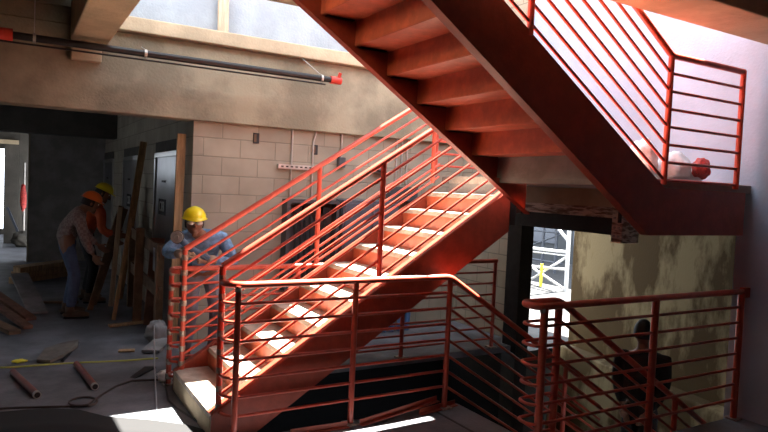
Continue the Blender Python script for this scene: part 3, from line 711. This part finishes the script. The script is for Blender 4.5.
# ================================================================= PEOPLE
def skin_object(name, verts, edges, radii, m, parent, voxel=None, extra=None, sub=1, root=0):
    me = bpy.data.meshes.new(name + '_sk'); me.from_pydata([tuple(v) for v in verts], edges, [])
    o = bpy.data.objects.new(name + '_sk', me); COL.objects.link(o)
    sm = o.modifiers.new('skin', 'SKIN'); sm.use_smooth_shade = True
    if not me.skin_vertices:
        bm = bmesh.new(); bm.from_mesh(me); bm.verts.layers.skin.verify(); bm.to_mesh(me); bm.free()
    for i, r in enumerate(radii):
        rr = r if isinstance(r, (tuple, list)) else (r, r)
        me.skin_vertices[0].data[i].radius = rr; me.skin_vertices[0].data[i].use_root = (i == root)
    if sub: ss = o.modifiers.new('sub', 'SUBSURF'); ss.levels = sub; ss.render_levels = sub
    bpy.context.view_layer.update()
    em = bpy.data.meshes.new_from_object(o.evaluated_get(bpy.context.evaluated_depsgraph_get()))
    bpy.data.objects.remove(o)
    if extra or voxel:
        bm = bmesh.new(); bm.from_mesh(em)
        if extra:
            t = bpy.data.meshes.new('t'); t.from_pydata([tuple(v) for v in extra.v], [], extra.f); bm.from_mesh(t)
        bmesh.ops.remove_doubles(bm, verts=bm.verts, dist=1e-5)
        bmesh.ops.recalc_face_normals(bm, faces=bm.faces)
        bm.to_mesh(em); bm.free()
    if voxel:
        t = bpy.data.objects.new('t', em); COL.objects.link(t)
        r = t.modifiers.new('r', 'REMESH'); r.mode = 'VOXEL'; r.voxel_size = voxel
        s2 = t.modifiers.new('s', 'SMOOTH'); s2.iterations = 3; s2.factor = 0.5
        bpy.context.view_layer.update()
        em2 = bpy.data.meshes.new_from_object(t.evaluated_get(bpy.context.evaluated_depsgraph_get()))
        bpy.data.objects.remove(t); em = em2
    em.transform(Matrix.Translation(-parent_loc(parent)))
    em.materials.clear(); em.materials.append(m)
    for p in em.polygons: p.use_smooth = True
    o = bpy.data.objects.new(name, em); COL.objects.link(o); o.parent = parent
    return o

def hand_geo(mb, wrist, palm_dir, side, curl, r=1.0):
    """palm and five curled fingers added to mb (tubes); side = thumb direction"""
    d = V(palm_dir).normalized(); s = V(side); s = (s - d * s.dot(d)).normalized(); n = d.cross(s)
    w = V(wrist); pc = w + d * 0.05
    mb.ball(pc, (0.022, 0.045, 0.055), 12, 8, None, Matrix((n, s, d)).transposed())
    for i, L in enumerate((0.070, 0.078, 0.072, 0.056)):
        b0 = w + d * 0.085 + s * (0.030 - 0.020 * i)
        c = V(curl).normalized()
        p1 = b0 + d * L * 0.45 + c * L * 0.1; p2 = p1 + (d * 0.4 + c * 0.9).normalized() * L * 0.35; p3 = p2 + (c - d * 0.5).normalized() * L * 0.28
        mb.tube([b0 - d * 0.02, p1, p2, p3], [0.0105, 0.010, 0.009, 0.007], 8)
    t0 = w + d * 0.03 + s * 0.03
    mb.tube([t0 - s * 0.015, t0 + s * 0.03 + d * 0.025, t0 + s * 0.035 + d * 0.05 + V(curl).normalized() * 0.02], [0.013, 0.011, 0.008], 8)

def person(loc, label, J, face, headup, cloth, helmet, skinm, hair=True, glasses=False, glove=None, scale=1.0, vest=None):
    root = empty('person', loc, label, 'person')
    f = V(face).normalized(); u = V(headup); u = (u - f * u.dot(f)).normalized(); r = f.cross(u)
    R = Matrix((r, f, u)).transposed()
    hc = V(J['head'])
    names = ['pelvis', 'belly', 'chest', 'neck', 'head', 'shL', 'elL', 'wrL', 'shR', 'elR', 'wrR', 'hpL', 'knL', 'anL', 'hpR', 'knR', 'anR', 'toL', 'toR']
    vs = [V(J[k]) for k in names]
    rad = [(.10, .10), (.10, .10), (.11, .10), .052, .05, .058, .043, .028, .058, .043, .028, .085, .056, .038, .085, .056, .038, .035, .035]
    ed = [(0, 1), (1, 2), (2, 3), (3, 4), (2, 5), (5, 6), (6, 7), (2, 8), (8, 9), (9, 10), (0, 11), (11, 12), (12, 13), (0, 14), (14, 15), (15, 16), (13, 17), (16, 18)]
    ex = MB()
    def hf(p):   # narrower jaw, flat face
        k = 1.0
        if p.z < 0: k *= 1 - 0.16 * (-p.z) * (1 if p.y < 0.2 else 0.6)
        return k
    ex.ball(hc, (.076, .095, .118), 24, 18, hf, R)
    def hp(x, y, z): return hc + R @ V((x, y, z))
    ex.tube([hp(0, .088, .022), hp(0, .108, -.012), hp(0, .112, -.026)], [.009, .013, .015], 8)       # nose
    ex.ball(hp(0, .082, -.062), (.028, .018, .009), 10, 6, None, R)                                    # lips
    ex.ball(hp(0, .072, -.095), (.030, .024, .020), 10, 6, None, R)                                    # chin
    ex.ball(hp(0, .083, .042), (.052, .016, .012), 12, 6, None, R)                                     # brow
    for sx in (-1, 1): ex.ball(hp(sx * .079, -.005, -.005), (.010, .020, .032), 10, 8, None, R)        # ears
    if not glove:
        for k in ('L', 'R'):
            hand_geo(ex, J['wr' + k], J.get('hd' + k, V(J['wr' + k]) - V(J['el' + k])), J.get('th' + k, u), J.get('cu' + k, (0, 0, -1)))
    body = skin_object('body', vs, ed, rad, skinm, root, voxel=0.011, extra=ex)
    for sx in (-1, 1):
        e = MB().ball(hp(sx * .031, .081, .018), .012, 10, 8).build('eye', M['white'], body, smooth='all')
        MB().ball(hp(sx * .031, .0905, .018), .005, 8, 6).build('iris', M['hair'], e, smooth='all')
    if hair:
        def hh(p): return 0.0 if False else 1.0
        hm = MB(); n0 = 0
        def hair_fn(p):
            k = 1.07
            if p.y > 0.45 and p.z < 0.55: k = 0.86
            if p.z < -0.35: k = 0.80
            return k
        hm.ball(hc + R @ V((0, -.006, .006)), (.080, .098, .120), 24, 18, hair_fn, R); hm.build('hair', M['hair'], body, smooth='all')
    if glasses:
        g = MB()
        for sx in (-1, 1): g.ball(hp(sx * .036, .100, .018), (.032, .010, .021), 12, 8, None, R)
        gg = g.build('lenses', M['lens'], root, smooth='all'); gg.name = 'safety_glasses'
        MB().tube([hp(-.080, 0, .018), hp(-.070, .09, .024), hp(0, .108, .024), hp(.070, .09, .024), hp(.080, 0, .018)], .0035, 6).build('glasses_frame', M['black'], gg)
    if helmet:
        hm = MB(); nu, nv = 28, 10
        def hl(x, y, z): return hc + R @ V((x, y, z))
        P = []; 
        for i in range(nv + 1):
            th = (math.pi / 2) * i / nv
            for j in range(nu):
                a = 2 * math.pi * j / nu
                rx, ry = .102, .122
                ridge = 1 + 0.03 * math.exp(-(math.cos(a) * math.sin(th) * 6) ** 2)
                P.append(hl(math.sin(th) * math.cos(a) * rx, math.sin(th) * math.sin(a) * ry - .004, .055 + math.cos(th) * .100 * ridge))
        # brim ring
        for j in range(nu):
            a = 2 * math.pi * j / nu; fr = max(0, math.sin(a)) ** 3
            P.append(hl(math.cos(a) * .114, math.sin(a) * .134 + fr * .035 - .004, .050 - fr * .008))
        for j in range(nu):
            a = 2 * math.pi * j / nu; fr = max(0, math.sin(a)) ** 3
            P.append(hl(math.cos(a) * .113, math.sin(a) * .133 + fr * .035 - .004, .044 - fr * .008))
        for j in range(nu):
            a = 2 * math.pi * j / nu
            P.append(hl(math.cos(a) * .099, math.sin(a) * .119 - .004, .046))
        F = []
        for i in range(nv + 3):
            for j in range(nu):
                a = i * nu + j; b = i * nu + (j + 1) % nu; F.append((a, b, b + nu, a + nu))
        hm.add(P, F); ho = hm.build('hard_hat', helmet, root, smooth='all')
    # shirt
    def off(keys, edges, extra_r, nm, m, rads, sub=1, voxel=.013):
        vv = [V(J[k]) if isinstance(k, str) else k for k in keys]
        return skin_object(nm, vv, edges, [tuple(a + extra_r for a in (q if isinstance(q, tuple) else (q, q))) for q in rads], m, root, voxel=voxel, sub=sub)
    ncol = V(J['chest']).lerp(V(J['neck']), 0.75)
    wl = V(J['elL']).lerp(V(J['wrL']), 0.9); wr2 = V(J['elR']).lerp(V(J['wrR']), 0.9)
    lowb = V(J['pelvis']) + V((0, 0, -.05))
    off([lowb, 'belly', 'chest', ncol, 'shL', 'elL', wl, 'shR', 'elR', wr2],
        [(0, 1), (1, 2), (2, 3), (2, 4), (4, 5), (5, 6), (2, 7), (7, 8), (8, 9)], .018, 'shirt', cloth['shirt'],
        [(.125, .10), (.125, .10), (.14, .105), .058, .060, .046, .034, .060, .046, .034])
    al = V(J['knL']).lerp(V(J['anL']), 0.96); ar = V(J['knR']).lerp(V(J['anR']), 0.96)
    off(['pelvis', 'hpL', 'knL', al, 'hpR', 'knR', ar, V(J['pelvis']).lerp(V(J['belly']), 0.35)], [(0, 1), (1, 2), (2, 3), (0, 4), (4, 5), (5, 6), (0, 7)], .014, 'trousers', cloth['trousers'],
        [(.125, .10), .085, .060, .052, .085, .060, .052, (.115, .09)])
    for k in ('L', 'R'):
        an = V(J['an' + k]); to = V(J['to' + k]); d = (to - an); d.z = 0; d.normalize()
        bt = MB(); zb = an.z - 0.085
        bt.tube([an + V((0, 0, .06)), an + V((0, 0, -.03))], [.052, .050], 12)
        sd_ = V((-d.y, d.x, 0))
        ctr = an + d * .07; ctr.z = zb + .045
        bt.ball(ctr, (.155, .050, .045), 18, 10, None, Matrix((d, sd_, V((0, 0, 1)))).transposed())
        sole_c = an + d * .065
        bo = bt.build('boot', M['boot'], root, smooth='all')
        so = MB(); so.box(-.13, .155, -.045, .045, 0, .022)
        so.v = [sole_c + d * p.x + sd_ * p.y + V((0, 0, p.z + zb - sole_c.z)) for p in so.v]
        so.build('sole', M['blackmatte'], bo, bevel=.008)
    if glove:
        for k in ('L', 'R'):
            g = MB(); hand_geo(g, J['wr' + k], J.get('hd' + k, V(J['wr' + k]) - V(J['el' + k])), J.get('th' + k, u), J.get('cu' + k, (0, 0, -1)))
            g.tube([V(J['wr' + k]) - (V(J['wr' + k]) - V(J['el' + k])).normalized() * .05, J['wr' + k], V(J['wr' + k]) + V(J.get('hdL' if k == 'L' else 'hdR', (0, 0, 0))).normalized() * .02], [.042, .036, .034], 12)
            g.build('work_glove', glove, root, smooth='all')
    if vest:
        off([V(J['pelvis']).lerp(V(J['belly']), 0.5), 'belly', 'chest'], [(0, 1), (1, 2)], .045, 'vest', vest, [(.14, .12), (.14, .12), (.15, .12)])
    return root

# worker grinding the far newel, leaning on it, faces the camera
JW = dict(pelvis=(1.62, 6.22, .90), belly=(1.60, 6.12, 1.05), chest=(1.55, 5.96, 1.20), neck=(1.47, 5.86, 1.30), head=(1.43, 5.80, 1.375),
          shL=(1.74, 5.93, 1.22), elL=(1.80, 5.76, 1.00), wrL=(1.53, 5.60, 1.07), shR=(1.37, 6.0, 1.22), elR=(1.19, 5.86, 1.10), wrR=(1.28, 5.62, 1.12),
          hpL=(1.72, 6.24, .84), knL=(1.76, 6.16, .47), anL=(1.76, 6.26, .09), hpR=(1.53, 6.24, .84), knR=(1.50, 6.12, .47), anR=(1.48, 6.22, .09),
          toL=(1.74, 6.12, .04), toR=(1.46, 6.08, .04),
          hdL=(-1, -.25, .1), hdR=(.6, -.6, .1), thL=(0, 0, 1), thR=(0, 0, 1), cuL=(0, -1, -.3), cuR=(.3, .2, -1))
w1 = person((1.6, 6.2, 0), 'person in a yellow hard hat, safety glasses and blue denim jacket grinding the railing newel', JW, (-.16, -.95, -.06), (0, -.05, 1),
       dict(shirt=M['denim'], trousers=M['greytrouser']), M['helmY'], M['skin'], glasses=True, glove=M['glove'])
# grinder he holds
gr = empty('angle_grinder', (1.33, 5.56, 1.15), 'angle grinder with a round disc held by the worker in the yellow hard hat', 'power tool')
MB().tube([(1.245, 5.595, 1.265), (1.36, 5.56, 1.16), (1.50, 5.53, 1.08)], [.030, .030, .026], 12).build('motor_body', M['toolblue'], gr, smooth=True)
MB().tube([(1.232, 5.575, 1.27), (1.225, 5.563, 1.27)], .052, 24).build('disc', M['disc'], gr, smooth=True)
MB().tube([(1.240, 5.59, 1.27), (1.232, 5.577, 1.27)], [.058, .058], 24).build('disc_guard', M['black'], gr, smooth=True)
MB().tube([(1.226, 5.565, 1.27), (1.218, 5.552, 1.27)], .020, 12).build('spindle_nut', M['galv'], gr, smooth=True)

# bending worker with orange hat, seen from behind/side, faces right
JA = dict(pelvis=(.66, 8.80, .90), belly=(.68, 8.78, 1.06), chest=(.76, 8.76, 1.24), neck=(.86, 8.74, 1.34), head=(.93, 8.72, 1.39),
          shL=(.80, 8.95, 1.22), elL=(.90, 8.98, .98), wrL=(1.05, 8.92, .85), shR=(.80, 8.56, 1.20), elR=(.86, 8.50, .94), wrR=(.96, 8.52, .76),
          hpL=(.68, 8.89, .84), knL=(.78, 8.91, .48), anL=(.70, 8.95, .09), hpR=(.68, 8.71, .84), knR=(.78, 8.68, .48), anR=(.72, 8.66, .09),
          toL=(.84, 8.95, .04), toR=(.86, 8.64, .04), thL=(0, 0, 1), thR=(.5, 0, .5), cuL=(1, 0, -.3), cuR=(1, 0, -.3))
JA = {k: (V(v) + V((-.09, -.12, .03 if k[:2] not in ('an', 'to') else 0)) if (k == 'chest' or k[:2] not in ('th', 'cu')) else V(v)) for k, v in JA.items()}
person((.6, 8.7, 0), 'person in an orange hard hat, plaid shirt and jeans bending forward in the shaded room', JA, (.9, .1, -.35), (.3, 0, 1),
       dict(shirt=M['plaid'], trousers=M['jeans']), M['helmO'], M['skin'])
JB = {k: (V(v) if not k[:2] in ('th', 'cu', 'hd') else V(v)) for k, v in JA.items()}
def shift(J, dx, dy, dz=0, keep=('th', 'cu')):
    return {k: (V(v) + V((dx, dy, dz)) if not (k[:2] in keep and k != 'chest') else V(v)) for k, v in J.items()}
JB = shift(JA, .30, .95)
JB['head'] = V((1.08, 9.50, 1.52)); JB['neck'] = V((1.02, 9.52, 1.42)); JB['chest'] = V((.97, 9.58, 1.27))
for k in ('shL', 'shR'): JB[k] = JB[k] + V((.04, -.02, .05))
JB['wrR'] = V((1.22, 9.3, .98)); JB['elR'] = V((1.05, 9.28, 1.02))
person((.95, 9.6, 0), 'person in a yellow hard hat and orange shirt bending in the shaded room', JB, (.85, -.2, -.4), (.3, 0, 1),
       dict(shirt=M['orangeshirt'], trousers=M['darkcloth']), M['helmY'], M['skin'])
# dark figure on the descending flight
bz = -R1 * 6
x0 = 3.25 + 6 * T1 + 0.14
JD = dict(pelvis=(5.06, 3.72, bz + .93), belly=(5.06, 3.72, bz + 1.08), chest=(5.05, 3.72, bz + 1.30), neck=(5.04, 3.72, bz + 1.48), head=(5.03, 3.72, bz + 1.60),
          shL=(5.12, 3.53, bz + 1.38), elL=(5.12, 3.54, bz + 1.10), wrL=(5.00, 3.60, bz + .90), shR=(4.94, 3.90, bz + 1.38), elR=(4.95, 3.90, bz + 1.10), wrR=(4.94, 3.82, bz + .90),
          hpL=(5.06, 3.63, bz + .86), knL=(5.04, 3.62, bz + .48), anL=(5.02, 3.62, bz + .09), hpR=(5.06, 3.81, bz + .86), knR=(5.03, 3.82, bz + .50), anR=(5.02, 3.82, bz + .09),
          toL=(4.92, 3.60, bz + .04), toR=(4.92, 3.80, bz + .04), thL=(-1, 0, 0), thR=(-1, 0, 0), cuL=(0, 1, -1), cuR=(0, -1, -1))
person((5.05, 3.7, bz), 'person in dark clothing with black hair standing on the descending flight behind the right railing', JD, (.80, .60, 0), (0, 0, 1),
       dict(shirt=M['darkcloth'], trousers=M['darkcloth']), None, M['skin'], vest=M['darkcloth'])

# ================================================================= LIGHT
w = bpy.data.worlds.new('sky'); SC.world = w; w.use_nodes = True
bgn = w.node_tree.nodes['Background']
bgn.inputs['Color'].default_value = (0.82, 0.89, 1.0, 1); bgn.inputs['Strength'].default_value = 8
sun = bpy.data.lights.new('sun', 'SUN'); sun.energy = 125; sun.angle = 0.009; sun.color = (1.0, 0.95, 0.86)
so = bpy.data.objects.new('sun', sun); COL.objects.link(so); so.location = (6, 4, 12)
so.rotation_euler = V((0.56, 0.092, 1.0)).to_track_quat('Z', 'Y').to_euler()

# ================================================================= CAMERA
f, yw, pt, rl = 630.158, math.radians(30.5855), math.radians(2.49764), math.radians(2.59659)
fw = V((math.sin(yw) * math.cos(pt), math.cos(yw) * math.cos(pt), -math.sin(pt)))
r0 = V((math.cos(yw), -math.sin(yw), 0)); u0 = r0.cross(fw)
rt = r0 * math.cos(rl) + u0 * math.sin(rl); uu = u0 * math.cos(rl) - r0 * math.sin(rl)
cam = bpy.data.cameras.new('camera'); cam.sensor_width = 36; cam.lens = f * 36 / 768; cam.clip_start = 0.05; cam.clip_end = 200
co = bpy.data.objects.new('camera', cam); COL.objects.link(co)
mm = Matrix.Identity(4)
for i in range(3):
    mm[i][0] = rt[i]; mm[i][1] = uu[i]; mm[i][2] = -fw[i]
mm[0][3], mm[1][3], mm[2][3] = 0, 0, 1.77
co.matrix_world = mm
SC.camera = co
SC.view_settings.view_transform = 'Standard'; SC.view_settings.look = 'None'
SC.view_settings.gamma = 1.0; SC.view_settings.use_curve_mapping = False
SC.view_settings.exposure = -0.42
